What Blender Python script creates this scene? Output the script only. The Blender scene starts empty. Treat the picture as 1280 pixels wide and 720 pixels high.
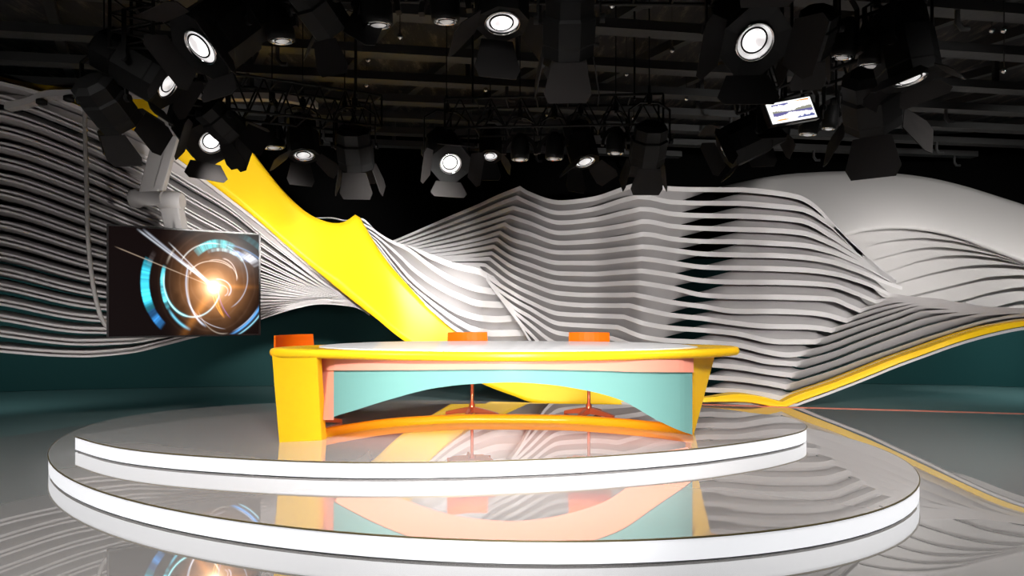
import bpy, math, random
from mathutils import Vector, Matrix
random.seed(7)
C = bpy.context.scene.collection
F, CX, HY, H = 750.0, 640.0, 387.0, 1.37      # focal length in pixels, centre column, horizon row, eye height
Z1, Z2 = 0.14, 0.27                            # heights of the two stage tiers

def P(px, py, D):
    return Vector(((px - CX) * D / F, D, H - (py - HY) * D / F))
def G(px, py, z=0.0):
    D = F * (H - z) / (py - HY)
    return Vector(((px - CX) * D / F, D, z))
def V(*a): return Vector(a)
def clamp(v, a=0.0, b=1.0): return max(a, min(b, v))
def lerp(a, b, t): return a + (b - a) * t
def step(x, a, b): return clamp((x - a) / (b - a))
def ease(x, a, b):
    t = step(x, a, b); return t*t*(3-2*t)

# ---------------------------------------------------------------- curves
def pchip(pts):
    xs = [p[0] for p in pts]; ys = [p[1] for p in pts]; n = len(xs)
    if n == 1: return lambda x: ys[0]
    h = [xs[i+1]-xs[i] for i in range(n-1)]; d = [(ys[i+1]-ys[i])/h[i] for i in range(n-1)]
    m = [0.0]*n
    m[0], m[-1] = d[0], d[-1]
    for i in range(1, n-1):
        if d[i-1]*d[i] > 0:
            w1, w2 = 2*h[i]+h[i-1], h[i]+2*h[i-1]
            m[i] = (w1+w2)/(w1/d[i-1]+w2/d[i])
    def f(x):
        if x <= xs[0]: return ys[0] + m[0]*(x-xs[0])
        if x >= xs[-1]: return ys[-1] + m[-1]*(x-xs[-1])
        i = 0
        while xs[i+1] < x: i += 1
        t = (x-xs[i])/h[i]; t2, t3 = t*t, t*t*t
        return (2*t3-3*t2+1)*ys[i]+(t3-2*t2+t)*h[i]*m[i]+(-2*t3+3*t2)*ys[i+1]+(t3-t2)*h[i]*m[i+1]
    return f
def kinked(pts):                               # a third entry marks a sharp bend
    segs, cur = [], []
    for p in pts:
        cur.append(p[:2])
        if len(p) > 2 and len(cur) > 1:
            segs.append(cur); cur = [p[:2]]
    if len(cur) > 1: segs.append(cur)
    fs = [(s[-1][0], pchip(s)) for s in segs]
    def f(x):
        for e, g in fs:
            if x <= e: return g(x)
        return fs[-1][1](x)
    return f

# ---------------------------------------------------------------- mesh helpers
class MB:
    def __init__(s): s.v = []; s.f = []; s.sm = []
    def add(s, vs, fs, smooth=False):
        b = len(s.v); s.v += [tuple(p) for p in vs]
        for q in fs: s.f.append([i+b for i in q]); s.sm.append(smooth)
    def loft(s, rings, closed=True, caps=True, smooth=False):
        n = len(rings[0]); vs = [p for r in rings for p in r]; fs = []
        for i in range(len(rings)-1):
            for j in range(n if closed else n-1):
                k = (j+1) % n
                fs.append([i*n+j, i*n+k, (i+1)*n+k, (i+1)*n+j])
        s.add(vs, fs, smooth)
        if caps and closed:
            s.add(rings[0], [list(range(n))[::-1]]); s.add(rings[-1], [list(range(n))])
    def box(s, lo, hi):
        x0, y0, z0 = lo; x1, y1, z1 = hi
        s.add([(x0,y0,z0),(x1,y0,z0),(x1,y1,z0),(x0,y1,z0),(x0,y0,z1),(x1,y0,z1),(x1,y1,z1),(x0,y1,z1)],
              [[0,3,2,1],[4,5,6,7],[0,1,5,4],[1,2,6,5],[2,3,7,6],[3,0,4,7]])
    def bar(s, a, b, w, t, up=V(0,0,1)):
        a, b = Vector(a), Vector(b); d = (b-a).normalized()
        u = up - d*up.dot(d)
        if u.length < 1e-4: u = V(0,1,0) - d*d.y
        u.normalize(); r = d.cross(u)
        ring = lambda c: [c+r*w/2+u*t/2, c-r*w/2+u*t/2, c-r*w/2-u*t/2, c+r*w/2-u*t/2]
        s.loft([ring(a), ring(b)])
    def tube(s, pts, r, n=8, smooth=True):
        pts = [Vector(p) for p in pts]; rings = []; ref = V(0.13, 0.21, 1).normalized()
        for i, p in enumerate(pts):
            d = (pts[min(i+1, len(pts)-1)] - pts[max(i-1, 0)]).normalized()
            u = ref - d*ref.dot(d)
            if u.length < 0.05: u = V(1,0,0) - d*d.x
            u.normalize(); w = d.cross(u)
            rr = r[i] if isinstance(r, (list, tuple)) else r
            rings.append([p + (u*math.cos(2*math.pi*k/n) + w*math.sin(2*math.pi*k/n))*rr for k in range(n)])
        s.loft(rings, smooth=smooth)
    def turn(s, prof, axis, org, n=24, smooth=True, x=None):      # prof: (radius, distance along axis)
        axis = Vector(axis).normalized()
        x = Vector(x) if x else (V(0,0,1).cross(axis) if abs(axis.z) < .95 else V(1,0,0))
        x = (x - axis*x.dot(axis)).normalized(); y = axis.cross(x); org = Vector(org)
        rings = [[org + axis*h + (x*math.cos(2*math.pi*(k+.5)/n) + y*math.sin(2*math.pi*(k+.5)/n))*r for k in range(n)] for r, h in prof]
        s.loft(rings, smooth=smooth)
    def build(s, name, m, parent=None, loc=(0,0,0), bevel=0, fix=True):
        me = bpy.data.meshes.new(name)
        o_ = Vector(loc)
        me.from_pydata([tuple(Vector(p)-o_) for p in s.v], [], s.f)
        me.polygons.foreach_set('use_smooth', s.sm)
        me.materials.append(m); me.update()
        if fix:
            import bmesh
            bm = bmesh.new(); bm.from_mesh(me)
            bmesh.ops.recalc_face_normals(bm, faces=bm.faces)
            bm.to_mesh(me); bm.free()
        o = bpy.data.objects.new(name, me); C.objects.link(o)
        if parent is not None: o.parent = parent
        w = V(0,0,0); q_ = parent
        while q_ is not None: w = w + q_.location; q_ = q_.parent
        o.location = o_ - w
        if bevel:
            b = o.modifiers.new('soft_edge', 'BEVEL'); b.width = bevel; b.segments = 3; b.limit_method = 'ANGLE'; b.angle_limit = math.radians(40)
        return o
def tag(o, label, cat, group=None, kind=None):
    o['label'] = label; o['category'] = cat
    if group: o['group'] = group
    if kind: o['kind'] = kind
    return o
def thing(name, label, cat, loc=(0,0,0), group=None):
    o = bpy.data.objects.new(name, None); C.objects.link(o); o.location = loc; o.empty_display_size = .1
    return tag(o, label, cat, group)
def struct(o): o['kind'] = 'structure'; return o

# ---------------------------------------------------------------- materials
def mat(name, col, rough=.5, metal=0, spec=.5, emit=None, es=0, noise=0, nscale=20, coat=0, ior=None):
    m = bpy.data.materials.new(name); m.use_nodes = True
    nt = m.node_tree; b = nt.nodes['Principled BSDF']
    b.inputs['Base Color'].default_value = (*col, 1); b.inputs['Roughness'].default_value = rough
    b.inputs['Metallic'].default_value = metal; b.inputs['Specular IOR Level'].default_value = spec
    b.inputs['Coat Weight'].default_value = coat; b.inputs['Coat Roughness'].default_value = .02
    if ior: b.inputs['IOR'].default_value = ior
    if emit:
        b.inputs['Emission Color'].default_value = (*emit, 1); b.inputs['Emission Strength'].default_value = es
    n = nt.nodes.new('ShaderNodeTexNoise'); n.inputs['Scale'].default_value = nscale; n.inputs['Detail'].default_value = 3
    tc = nt.nodes.new('ShaderNodeTexCoord'); nt.links.new(tc.outputs['Object'], n.inputs['Vector'])
    mr = nt.nodes.new('ShaderNodeMapRange'); mr.inputs['To Min'].default_value = max(0, rough-noise); mr.inputs['To Max'].default_value = rough+noise
    nt.links.new(n.outputs['Fac'], mr.inputs['Value']); nt.links.new(mr.outputs['Result'], b.inputs['Roughness'])
    return m
def mirror_mat(name, col, fac, rough=.02, tint=(1,1,1), spec_rough_noise=0):
    m = bpy.data.materials.new(name); m.use_nodes = True; nt = m.node_tree
    for n in list(nt.nodes): nt.nodes.remove(n)
    out = nt.nodes.new('ShaderNodeOutputMaterial'); mix = nt.nodes.new('ShaderNodeMixShader')
    d = nt.nodes.new('ShaderNodeBsdfDiffuse'); g = nt.nodes.new('ShaderNodeBsdfGlossy')
    d.inputs['Color'].default_value = (*col, 1); g.inputs['Color'].default_value = (*tint, 1); g.inputs['Roughness'].default_value = rough
    lw = nt.nodes.new('ShaderNodeLayerWeight'); lw.inputs['Blend'].default_value = .5
    mr = nt.nodes.new('ShaderNodeMapRange'); mr.inputs['From Min'].default_value = 0; mr.inputs['From Max'].default_value = 1
    mr.inputs['To Min'].default_value = fac*.55; mr.inputs['To Max'].default_value = min(1, fac*1.25)
    nt.links.new(lw.outputs['Facing'], mr.inputs['Value']); nt.links.new(mr.outputs['Result'], mix.inputs['Fac'])
    nt.links.new(d.outputs[0], mix.inputs[1]); nt.links.new(g.outputs[0], mix.inputs[2]); nt.links.new(mix.outputs[0], out.inputs['Surface'])
    return m
def vcol_mat(name, strength):
    m = bpy.data.materials.new(name); m.use_nodes = True; nt = m.node_tree; b = nt.nodes['Principled BSDF']
    a = nt.nodes.new('ShaderNodeVertexColor'); a.layer_name = 'picture'
    b.inputs['Base Color'].default_value = (.002,.002,.002,1); b.inputs['Roughness'].default_value = .3; b.inputs['Specular IOR Level'].default_value = .04
    m.cycles.emission_sampling = 'NONE'
    nt.links.new(a.outputs['Color'], b.inputs['Emission Color']); b.inputs['Emission Strength'].default_value = strength
    return m

M = dict(
    slat=mat('pale_grey_lacquer', (.62,.60,.60), .42, noise=.03, spec=.25),
    wing=mat('satin_grey_lacquer', (.62,.59,.585), .4, noise=.03, spec=.25),
    dome=mat('light_grey_lacquer', (.64,.62,.61), .4, noise=.03, spec=.25),
    fold=mat('white_lacquer', (.78,.76,.76), .4, noise=.03, spec=.25),
    yellow=mat('yellow_gloss', (1.0,.62,.012), .35, noise=.02, spec=.2),
    desk_yellow=mat('desk_yellow_gloss', (1.0,.58,.012), .3, spec=.3),
    white_top=mirror_mat('white_glass_top', (.9,.9,.92), .3, .01),
    coral=mat('coral_acrylic', (.86,.33,.24), .15, noise=.02, coat=.3),
    teal=mat('teal_acrylic', (.17,.37,.345), .15, coat=.2),
    orange=mat('orange_leather', (1.0,.17,.004), .45, noise=.05, spec=.15),
    copper=mat('copper_metal', (.75,.22,.10), .25, metal=.6, noise=.05),
    strip=mat('led_strip_diffuser', (.5,.5,.52), .4, emit=(.95,.965,1.0), es=.66),
    trim=mat('bronze_edge_trim', (.16,.13,.06), .35, metal=.5),
    dark_trim=mat('dark_edge_gap', (.05,.05,.05), .5),
    tier=mirror_mat('polished_stage_surface', (.60,.575,.565), .6, .008),
    floor=mirror_mat('polished_grey_floor', (.34,.33,.325), .58, .015),
    outer=mirror_mat('outer_floor', (.26,.36,.36), .5, .06),
    coral_line=mat('coral_floor_line', (.9,.25,.16), .3),
    wall=mat('dark_teal_wall', (.028,.085,.085), .7, noise=.05, spec=.1),
    black=mat('black_metal', (.005,.005,.005), .6, noise=.1, nscale=8, spec=.12),
    black2=mat('charcoal_metal', (.009,.008,.0078), .65, noise=.1, nscale=8, spec=.12),
    truss=mat('dark_truss_steel', (.007,.0065,.006), .6, metal=.0, spec=.15, noise=.1),
    beam=mat('dark_beam_steel', (.034,.034,.034), .6, noise=.1, spec=.2),
    chrome=mat('polished_ring', (.7,.7,.7), .12, metal=1),
    bezel=mat('black_bezel', (.02,.018,.018), .3),
    arm=mat('grey_arm_paint', (.40,.38,.375), .45, noise=.05),
    cable=mat('grey_cable', (.30,.28,.27), .5),
)
def lens_mat(name, strength):
    m = bpy.data.materials.new(name); m.use_nodes = True; nt = m.node_tree; b = nt.nodes['Principled BSDF']
    b.inputs['Base Color'].default_value = (.5,.5,.5,1); b.inputs['Roughness'].default_value = .08; m.cycles.emission_sampling = 'NONE'
    w = nt.nodes.new('ShaderNodeTexNoise'); w.inputs['Scale'].default_value = 9; w.inputs['Detail'].default_value = 1
    tc = nt.nodes.new('ShaderNodeTexCoord'); nt.links.new(tc.outputs['Object'], w.inputs['Vector'])
    cr = nt.nodes.new('ShaderNodeValToRGB'); cr.color_ramp.elements[0].position = .35; cr.color_ramp.elements[0].color = (.35,.33,.33,1)
    cr.color_ramp.elements[1].position = .6; cr.color_ramp.elements[1].color = (1,.98,.97,1)
    nt.links.new(w.outputs['Fac'], cr.inputs['Fac']); nt.links.new(cr.outputs['Color'], b.inputs['Emission Color'])
    b.inputs['Emission Strength'].default_value = strength
    return m
LENS = {k: lens_mat('glowing_lens', s) for k, s in dict(hot=2.2, mid=.9, low=.35).items()}
def ceiling_mat():
    m = bpy.data.materials.new('mottled_ceiling'); m.use_nodes = True; nt = m.node_tree; b = nt.nodes['Principled BSDF']
    tc = nt.nodes.new('ShaderNodeTexCoord'); mp = nt.nodes.new('ShaderNodeMapping')
    mp.inputs['Rotation'].default_value = (0,0,math.radians(32)); mp.inputs['Scale'].default_value = (3.2, .9, 1)
    n = nt.nodes.new('ShaderNodeTexNoise'); n.inputs['Scale'].default_value = 2.2; n.inputs['Detail'].default_value = 8; n.inputs['Roughness'].default_value = .75
    cr = nt.nodes.new('ShaderNodeValToRGB')
    e = cr.color_ramp.elements; e[0].position = .44; e[0].color = (.004,.004,.005,1); e[1].position = .66; e[1].color = (.10,.075,.06,1)
    q = e.new(.53); q.color = (.012,.010,.009,1)
    nt.links.new(tc.outputs['Object'], mp.inputs['Vector']); nt.links.new(mp.outputs[0], n.inputs['Vector']); nt.links.new(n.outputs['Fac'], cr.inputs['Fac'])
    nt.links.new(cr.outputs['Color'], b.inputs['Base Color']); b.inputs['Roughness'].default_value = .9
    return m

# ---------------------------------------------------------------- the room
fl = MB(); fl.box((-12,-5,-.12), (12,13,-.004)); struct(fl.build('floor', M['outer']))
disc = [(-6.6,-4),(-6.4,2),(-6.0,5.2),(-5.48,6.42),(-4.96,7.34),(-3.6,8.25),(-2.,8.75),(0,8.95),(2.2,8.75),(3.9,8.38),(5.2,8.15),(6.69,7.86),(8.2,7.4),(9.4,6.6),(9.8,-4)]
d = MB(); d.loft([[V(x,y,-.05) for x,y in disc], [V(x,y,0) for x,y in disc]]); struct(d.build('floor', M['floor']))
ln = MB(); seg = disc[8:13]
ln.loft([[V(x,y-.004,.0),V(x,y+.07,.0),V(x,y+.07,.004),V(x,y-.004,.004)] for x,y in seg]); struct(ln.build('trim_floor', M['coral_line']))
def wall(name, pts, m, z1=5.2):
    w = MB(); w.loft([[V(x,y,0),V(x*1.02,y+.12,0),V(x*1.02,y+.12,z1),V(x,y,z1)] for x,y in pts]); return struct(w.build(name, m))
f_w = pchip([(-9.6,9.2),(-8.53,10.0),(-6.5,10.5),(-4.5,10.75),(0,11.15),(5,11.2),(7.5,11.0),(9.06,10.6),(10.2,10.0)])
wall('wall_back', [(x/4, f_w(x/4)) for x in range(-39, 42)], M['wall'])
for nm, xx in (('wall_left', -10.4), ('wall_right', 10.2)):
    w = MB(); w.box((xx,-4.4,0), (xx+.15,10.3,5.2)); struct(w.build(nm, M['wall']))
w = MB(); w.box((-10.4,-4.5,0), (10.35,-4.4,5.2)); struct(w.build('wall_front', M['wall']))
w = MB(); w.box((-10.5,-4.5,4.5), (10.5,12,4.65)); struct(w.build('ceiling', ceiling_mat()))
cu = MB(); cu.loft([[V(x/4*.985, f_w(x/4)-.25-.03*math.sin(x*2.1), 2.3), V(x/4*.985, f_w(x/4)-.21-.03*math.sin(x*2.1), 2.3), V(x/4*.985, f_w(x/4)-.21, 4.5), V(x/4*.985, f_w(x/4)-.25, 4.5)] for x in range(-39,42)], smooth=True)
tag(cu.build('black_shading', mat('shade_black', (.002,.002,.002), .9, spec=.02), None, loc=(0,11,2.3)), 'plain black shading sheet across the upper back wall', 'shading')  # added black sheet standing in for the unlit upper wall
# ceiling beams
A = .14
for y0 in (3.1, 3.9, 4.7, 5.45, 6.3, 7.02, 7.72, 8.4, 9.1, 9.8):
    b = MB()
    for z, wd, ht in ((4.0, .16, .09),):
        xa, xb = -9.9, 9.9
        pa, pb = V(xa, y0 + A*xa, z), V(xb, y0 + A*xb, z)
        if pa.y < -4: pa = V(xa*.9, y0 + A*xa*.9, z)
        if pb.y > 10.2: k = (10.2-y0)/A; pb = V(k, 10.2, z)
        b.bar(pa, pb, wd, ht)
        n = 7
        for i in range(n):
            p = pa.lerp(pb, (i+.5+.2*math.sin(y0*7))/n)
            b.bar(p + V(0,0,-.02), p + V(0,0,.5), .05, .05)
            b.tube([p+V(.45,0,-.05), p+V(.45,0,-.16), p+V(.49,0,-.21), p+V(.55,0,-.21)], .022, 6)
    struct(b.build('ceiling_beam', M['beam']))
for i in range(-7, 13):
    b = MB(); p = V(i*1.15, 6, 4.36); dr = V(-.53,.85,0)
    b.bar(p - dr*5.2, p + dr*4.5, .09, .1); struct(b.build('ceiling_joist', M['beam']))
for i, (px, py, D) in enumerate([(500,45,5.2),(460,74,6.2),(458,106,6.9),(765,6,4.9),(840,62,6),(783,92,6.7),(858,123,7.3),(1255,37,5.0),(1255,88,5.8),(645,84,6.5),(684,143,7.6),(792,147,7.8),(1240,37,5.4),(607,112,7)]):
    b = MB(); p = P(px, py, D)
    b.tube([V(p.x,p.y,4.495), p], .006, 6); b.turn([(.004,.03),(.022,.015),(.028,0),(.02,-.02),(.004,-.03)], (0,0,1), p, 10)
    o = b.build('sprinkler_head', M['chrome'])
    tag(o, 'small shiny sprinkler head hanging among the dark ceiling beams', 'sprinkler', 'sprinkler heads under the ceiling')

# ---------------------------------------------------------------- stage tiers
def offset(pts, d):
    n = len(pts); out = []
    for i in range(n):
        a, b = Vector(pts[i-1]), Vector(pts[(i+1) % n]); t = (b-a).normalized()
        out.append((pts[i][0] - t.y*d, pts[i][1] + t.x*d))
    return out
def tier(name, label, out, z0, z1):
    c = V(sum(p[0] for p in out)/len(out), sum(p[1] for p in out)/len(out), z0)
    t = thing(name, label, 'platform', c)
    a = MB(); a.loft([[V(x,y,z0+.012) for x,y in out], [V(x,y,z1-.008) for x,y in out]], smooth=False, caps=False)
    a.build('light_strip', M['strip'], t)['label'] = 'glowing white edge strip'
    b = MB(); tr = offset(out, -.006); b.loft([[V(x,y,z1-.010) for x,y in tr], [V(x,y,z1-.001) for x,y in tr]])
    b.build('edge_trim', M['trim'], t)
    g = MB(); tr = offset(out, .02); g.loft([[V(x,y,z0) for x,y in tr], [V(x,y,z0+.02) for x,y in tr]], caps=False)
    g.build('base_gap', M['dark_trim'], t)
    s = MB(); s.loft([[V(x,y,z1-.004) for x,y in out], [V(x,y,z1) for x,y in out]])
    s.build('top_surface', M['tier'], t)
    return t
e1, e2 = V(-.9586,.2848), V(-.2848,-.9586)
low = []
for i in range(120):
    a = 2*math.pi*i/120
    q = V(-.622,5.973) + e1*3.973*math.cos(a) + e2*2.642*math.sin(a)
    if q.y > 6.3: q.y = 6.3 + (q.y-6.3)*.75
    low.append((q.x, q.y))
if sum(low[i-1][0]*low[i][1]-low[i][0]*low[i-1][1] for i in range(120)) < 0: low.reverse()
tier('stage_riser', 'wide lower oval stage tier on the grey floor with a glowing white edge', low, 0, Z1)
fr = [(94,545),(125,554),(167,561.5),(233,568),(333,574),(427,577),(533,577),(640,574.5),(747,569.7),(853,561.7),(910,555.3),(960,548),(993,541.2),(1005,537),(1008,533.5),(1006,530),(1000,526.6),(990,523),(973,519.5),(940,516.2)]
fr = [G(x,y,Z2) for x,y in fr]
fx = [(p.x,p.y) for p in fr]
def smooth_path(p, n=6):
    o = []
    for i in range(len(p)-1):
        p0, p1, p2, p3 = p[max(i-1,0)], p[i], p[i+1], p[min(i+2,len(p)-1)]
        for k in range(n):
            t = k/n
            o.append(tuple(.5*((2*b)+(-a+c)*t+(2*a-5*b+4*c-d_)*t*t+(-a+3*b-3*c+d_)*t**3) for a,b,c,d_ in zip(p0,p1,p2,p3)))
    return o + [tuple(p[-1])]
up = smooth_path(fx, 5) + smooth_path([fx[-1],(2.2,6.72),(1.2,6.95),(0,7.02),(-1.3,6.9),(-2.5,6.5),(-3.3,5.95),fx[0]], 5)[1:-1]
tier('stage_riser', 'smaller upper stage tier carrying the yellow desk, white glowing edge', up, Z1, Z2)

# ---------------------------------------------------------------- swept slats
def xs_range(a, b, st=5.0, extra=()):
    n = max(2, int((b-a)/st)); s = {round(a+(b-a)*i/n, 2) for i in range(n+1)} | {e for e in extra if a < e < b}
    return sorted(s)
def slat(parent, name, m, top, x0, x1, Df, lip, depth, cl=None, cr=None, nxt=None, prv=None, groove=False, kinks=(), tilt=None):
    """solid strip: front lip from top(x) down lip(x) pixels, back part falls to the next strip (cl) or rises to the one above (cr)"""
    rings = []
    for x in xs_range(x0, x1, 3.5, kinks):
        D = Df(x); a = P(x, top(x), D); h = lip(x)*D/F
        d = depth(x) if callable(depth) else depth
        b = a - V(0,0,h)
        if tilt: b = b + V(0, 1.3*h*tilt(x), 0)
        zc = b.z; ze = a.z
        if cl and nxt: zc = lerp(P(x, top(x)+lip(x), D+d).z, P(x, max(nxt(x)+1.0, top(x)+lip(x)), D+d).z, cl(x))
        if cr and prv: ze = lerp(P(x, top(x)+.4, D+d).z, P(x, prv(x)-.5, D+d).z, cr(x))
        back = V(a.x*d/D, d, 0)
        r = [a]
        if groove:
            g = V(0, .16, 0); r += [a-V(0,0,h*.31), a-V(0,0,h*.31)+g, a-V(0,0,h*.67)+g, a-V(0,0,h*.67)]
        r += [b, V(b.x,b.y,zc)+back, V(a.x,a.y,max(ze, zc+.012))+back]
        rings.append(r)
    mb = MB(); mb.loft(rings, smooth=True); o = mb.build(name, m, parent)
    o.data.set_sharp_from_angle(angle=math.radians(28)); return o

# --- main slatted wall: top row of every lip, column by column
T = [
 [(480,305),(500,297),(560,271),(600,254),(620,244.5),(650,232.5,1),(660,238.7),(700,250.4),(740,246),(780,233),(796,227.6,1),(808,228.7),(840,233),(880,234),(920,234),(960,237),(1000,244),(1020,256),(1040,277),(1060,298),(1080,317),(1100,335),(1120,350)],
 [(480,308),(500,301.5),(560,279),(600,263),(620,254),(646,244,1),(660,250.6),(700,263.5),(740,259),(780,247),(797,243,1),(808,243.6),(840,249.7),(880,251),(920,251),(960,253.7),(1000,258),(1040,280),(1060,299.5),(1080,318),(1100,335.7),(1120,350.5)],
 [(480,311),(500,305.5),(560,286),(600,272),(641,257,1),(660,262.5),(700,275.6),(740,272),(780,263),(800,258.5,1),(808,258.6),(840,264.4),(880,266.6),(920,267),(960,268.7),(1000,272.5),(1040,292.5),(1060,306),(1080,320),(1100,336.4),(1120,351)],
 [(480,314),(500,309),(560,293),(600,280),(637,268,1),(660,275.5),(700,288.5),(740,285),(780,278.7),(802,274,1),(810,274.2),(840,279.7),(880,282.5),(920,283.5),(960,284.6),(1000,287.5),(1040,302),(1060,313),(1080,325),(1100,338.5),(1120,351.5)],
 [(480,316),(500,312),(560,299),(600,288),(631,277.5,1),(640,283),(660,289),(700,301),(740,299),(780,294),(803,289.8,1),(812,290.3),(840,295.6),(880,298.7),(920,299),(960,300.6),(1000,303),(1040,312),(1060,320),(1080,329.5),(1100,340.5),(1120,352)],
 [(480,318),(500,315),(560,305),(600,296),(625,288,1),(640,297),(660,303),(700,313),(740,312),(780,308),(803,305.4,1),(815,306.2),(840,309.8),(880,314.4),(920,315.6),(960,316),(1000,318),(1040,324.4),(1060,331),(1080,339),(1100,348),(1128,358.5)],
 [(480,320),(500,317),(560,310),(600,302),(621,296.5,1),(640,309),(660,315.5),(700,326),(740,326),(780,322.5),(802,320.4,1),(815,321.7),(840,325.6),(880,331),(920,332),(960,332.5),(1000,334),(1040,338.7),(1080,351),(1112,366,1),(1125,368.5),(1140,370.5),(1160,372),(1200,378),(1240,383.5),(1280,385),(1340,386)],
 [(480,322),(500,320),(560,315),(600,309),(617,305.5,1),(640,320),(660,327.5),(700,339),(740,339.7),(780,337),(802,335.6,1),(815,337.2),(840,341),(880,348),(920,349.6),(960,349.6),(1000,350.6),(1040,353.7),(1070,364),(1095,375,1),(1120,371.3),(1140,371.5),(1160,372.6),(1200,378.5),(1240,383.8),(1280,385.2),(1340,386)],
 [(480,323),(500,322),(560,319.5),(600,316),(615,314,1),(640,331),(660,339.5),(700,351),(740,353),(780,351),(800,350.5,1),(815,352.8),(840,357),(880,366),(920,368),(960,368),(1000,369),(1040,371),(1060,379),(1076,386,1),(1100,379),(1120,374),(1160,373.5),(1200,379),(1240,384),(1280,385.4),(1340,386.2)],
 [(480,324),(500,324),(560,323),(600,321.5),(612,321,1),(640,342),(660,351),(700,364),(740,366),(780,365.8),(793,365.4,1),(808,368.5),(840,375),(880,380.4),(920,386),(960,386),(1000,387),(1030,390),(1059,398,1),(1080,390.5),(1120,380),(1160,374.5),(1200,379.5),(1240,384.3),(1280,385.6),(1340,386.4)],
 [(480,327),(560,328),(600,328.5),(607,329,1),(640,353),(660,363),(700,376.5),(740,379),(787,379,1),(808,384.5),(840,391),(880,395.4),(920,401),(960,404.7),(1000,405.4),(1020,406.5),(1040,410,1),(1080,398),(1120,385.5),(1160,377.5),(1200,380.5),(1240,384.6),(1280,385.8),(1340,386.6)],
 [(560,329.5),(598,332),(605,339.5),(640,363),(660,374),(700,389.5),(740,391.5),(780,393,1),(808,402),(840,407),(880,410),(920,413.7),(940,418),(960,422.5),(980,424.3),(1020,424,1),(1040,418.5),(1080,405),(1120,392),(1160,381),(1200,383),(1240,385),(1280,386),(1340,386.8)],
 [(575,331.5),(600,335),(612,350.5),(640,371),(660,382),(700,402),(740,404.5),(772,406,1),(808,419),(840,423),(880,424.8),(920,428),(960,437),(985,440.5),(1003,438.8,1),(1040,429.5),(1080,414.5),(1120,400.5),(1160,388),(1200,386.5),(1240,386),(1280,386.2),(1340,387)],
 [(604,341),(620,361.5),(640,380),(660,392),(700,414),(740,417.5),(765,420,1),(808,432.5),(840,436),(880,438.5),(920,440.7),(960,449),(996,452,1),(1040,440),(1080,424.5),(1120,410.5),(1160,397),(1200,390.5),(1240,387.5),(1280,386.6),(1340,387.2)],
 [(612,352),(630,375),(660,401),(700,428),(760,434,1),(808,446),(840,449),(880,452.5),(920,455.7),(960,462),(990,466,1),(1040,451.5),(1080,436),(1120,421),(1160,407.5),(1200,397.5),(1240,390),(1280,388),(1340,388)],
 [(622,365),(640,388.5),(660,411.5),(700,443),(755,448,1),(808,459),(840,463),(880,468),(920,470.7),(960,476),(983,480.5,1),(1040,463),(1080,448.5),(1120,434.5),(1160,421),(1200,409),(1240,398),(1280,392.3),(1340,391)],
 [(632,378.5),(650,402.5),(664,425),(700,457),(755,463,1),(808,474),(840,479),(880,484),(920,485.7),(940,488),(960,491),(977,495,1),(1000,487.5),(1040,474),(1080,458.5),(1120,443),(1160,429.5),(1200,416),(1240,404.5),(1280,398),(1340,394)],
]
KX = [[p[0] for p in t if len(p) > 2] for t in T]
TF = [kinked(t) for t in T]
Dw = pchip([(480,9.5),(560,9.15),(620,8.75),(645,8.6),(660,8.68),(700,8.95),(740,8.95),(780,8.72),(800,8.62),(840,8.85),(880,8.9),(920,8.75),(960,8.6),(1000,8.55),(1040,8.5),(1080,8.5),(1120,8.42),(1160,8.3),(1200,8.12),(1240,7.9),(1280,7.7),(1340,7.4)])
lipw = pchip([(480,3),(560,4),(640,5),(700,5.4),(780,5.8),(880,6),(960,6.5),(1040,6.2),(1100,4.6),(1160,4.2),(1340,4)])
wall_t = thing('slatted_wave_wall', 'grey wave wall of stacked curved slats behind the desk chairs', 'wall panel', P(820,505,8.7)*1.0)
wall_t.location.z = 0
HL = [(850,882,888,932),(848,882,888,930),(848,880,888,930),(845,880,884,927),(845,876,884,925),(842,872,882,922),(842,868,878,918),(840,866,872,908),(838,864,866,900),(835,862,864,895),(830,860,866,894),(826,858,866,892),(822,858,868,896),(822,858,880,905),(822,858,884,908),(822,858,884,908),(822,858,884,905)]
KXP = [None]*6 + [KX[k][-1] for k in range(6,17)]
for k in range(17):
    x0, x1 = T[k][0][0], T[k][-1][0]
    if x1 == 1340: x1 = 1440
    h = HL[k]
    hn = HL[min(k+1,16)]
    kx = KX[k][-1] if k >= 6 else None
    turn_ = (lambda x, kx=kx: step(x, kx-2, kx+14)) if kx else (lambda x: 0.0)
    clf = lambda x, h=h, g=turn_: max(1 - step(x, h[0], h[1]), g(x))
    def crf(x, h=HL[max(k-1,0)], k=k):
        v = step(x, h[2], h[3])
        if k == 6: v *= 1 - step(x, 1092, 1110)
        if KXP[k]: v *= 1 - step(x, KXP[k]-2, KXP[k]+14)
        return v
    slat(wall_t, 'slat', M['slat'], TF[k], x0, x1, Dw, lipw, (lambda x, k=k: lerp(.30, .05, step(x, 1000, 1050)) if k < 6 else .30), clf if k < 16 else None, crf if k > 0 else None,
         TF[k+1] if k < 16 else None, (lambda x, k=k: TF[k-1](x)+lipw(x)) if k > 0 else None, kinks=KX[k], tilt=turn_)

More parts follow.
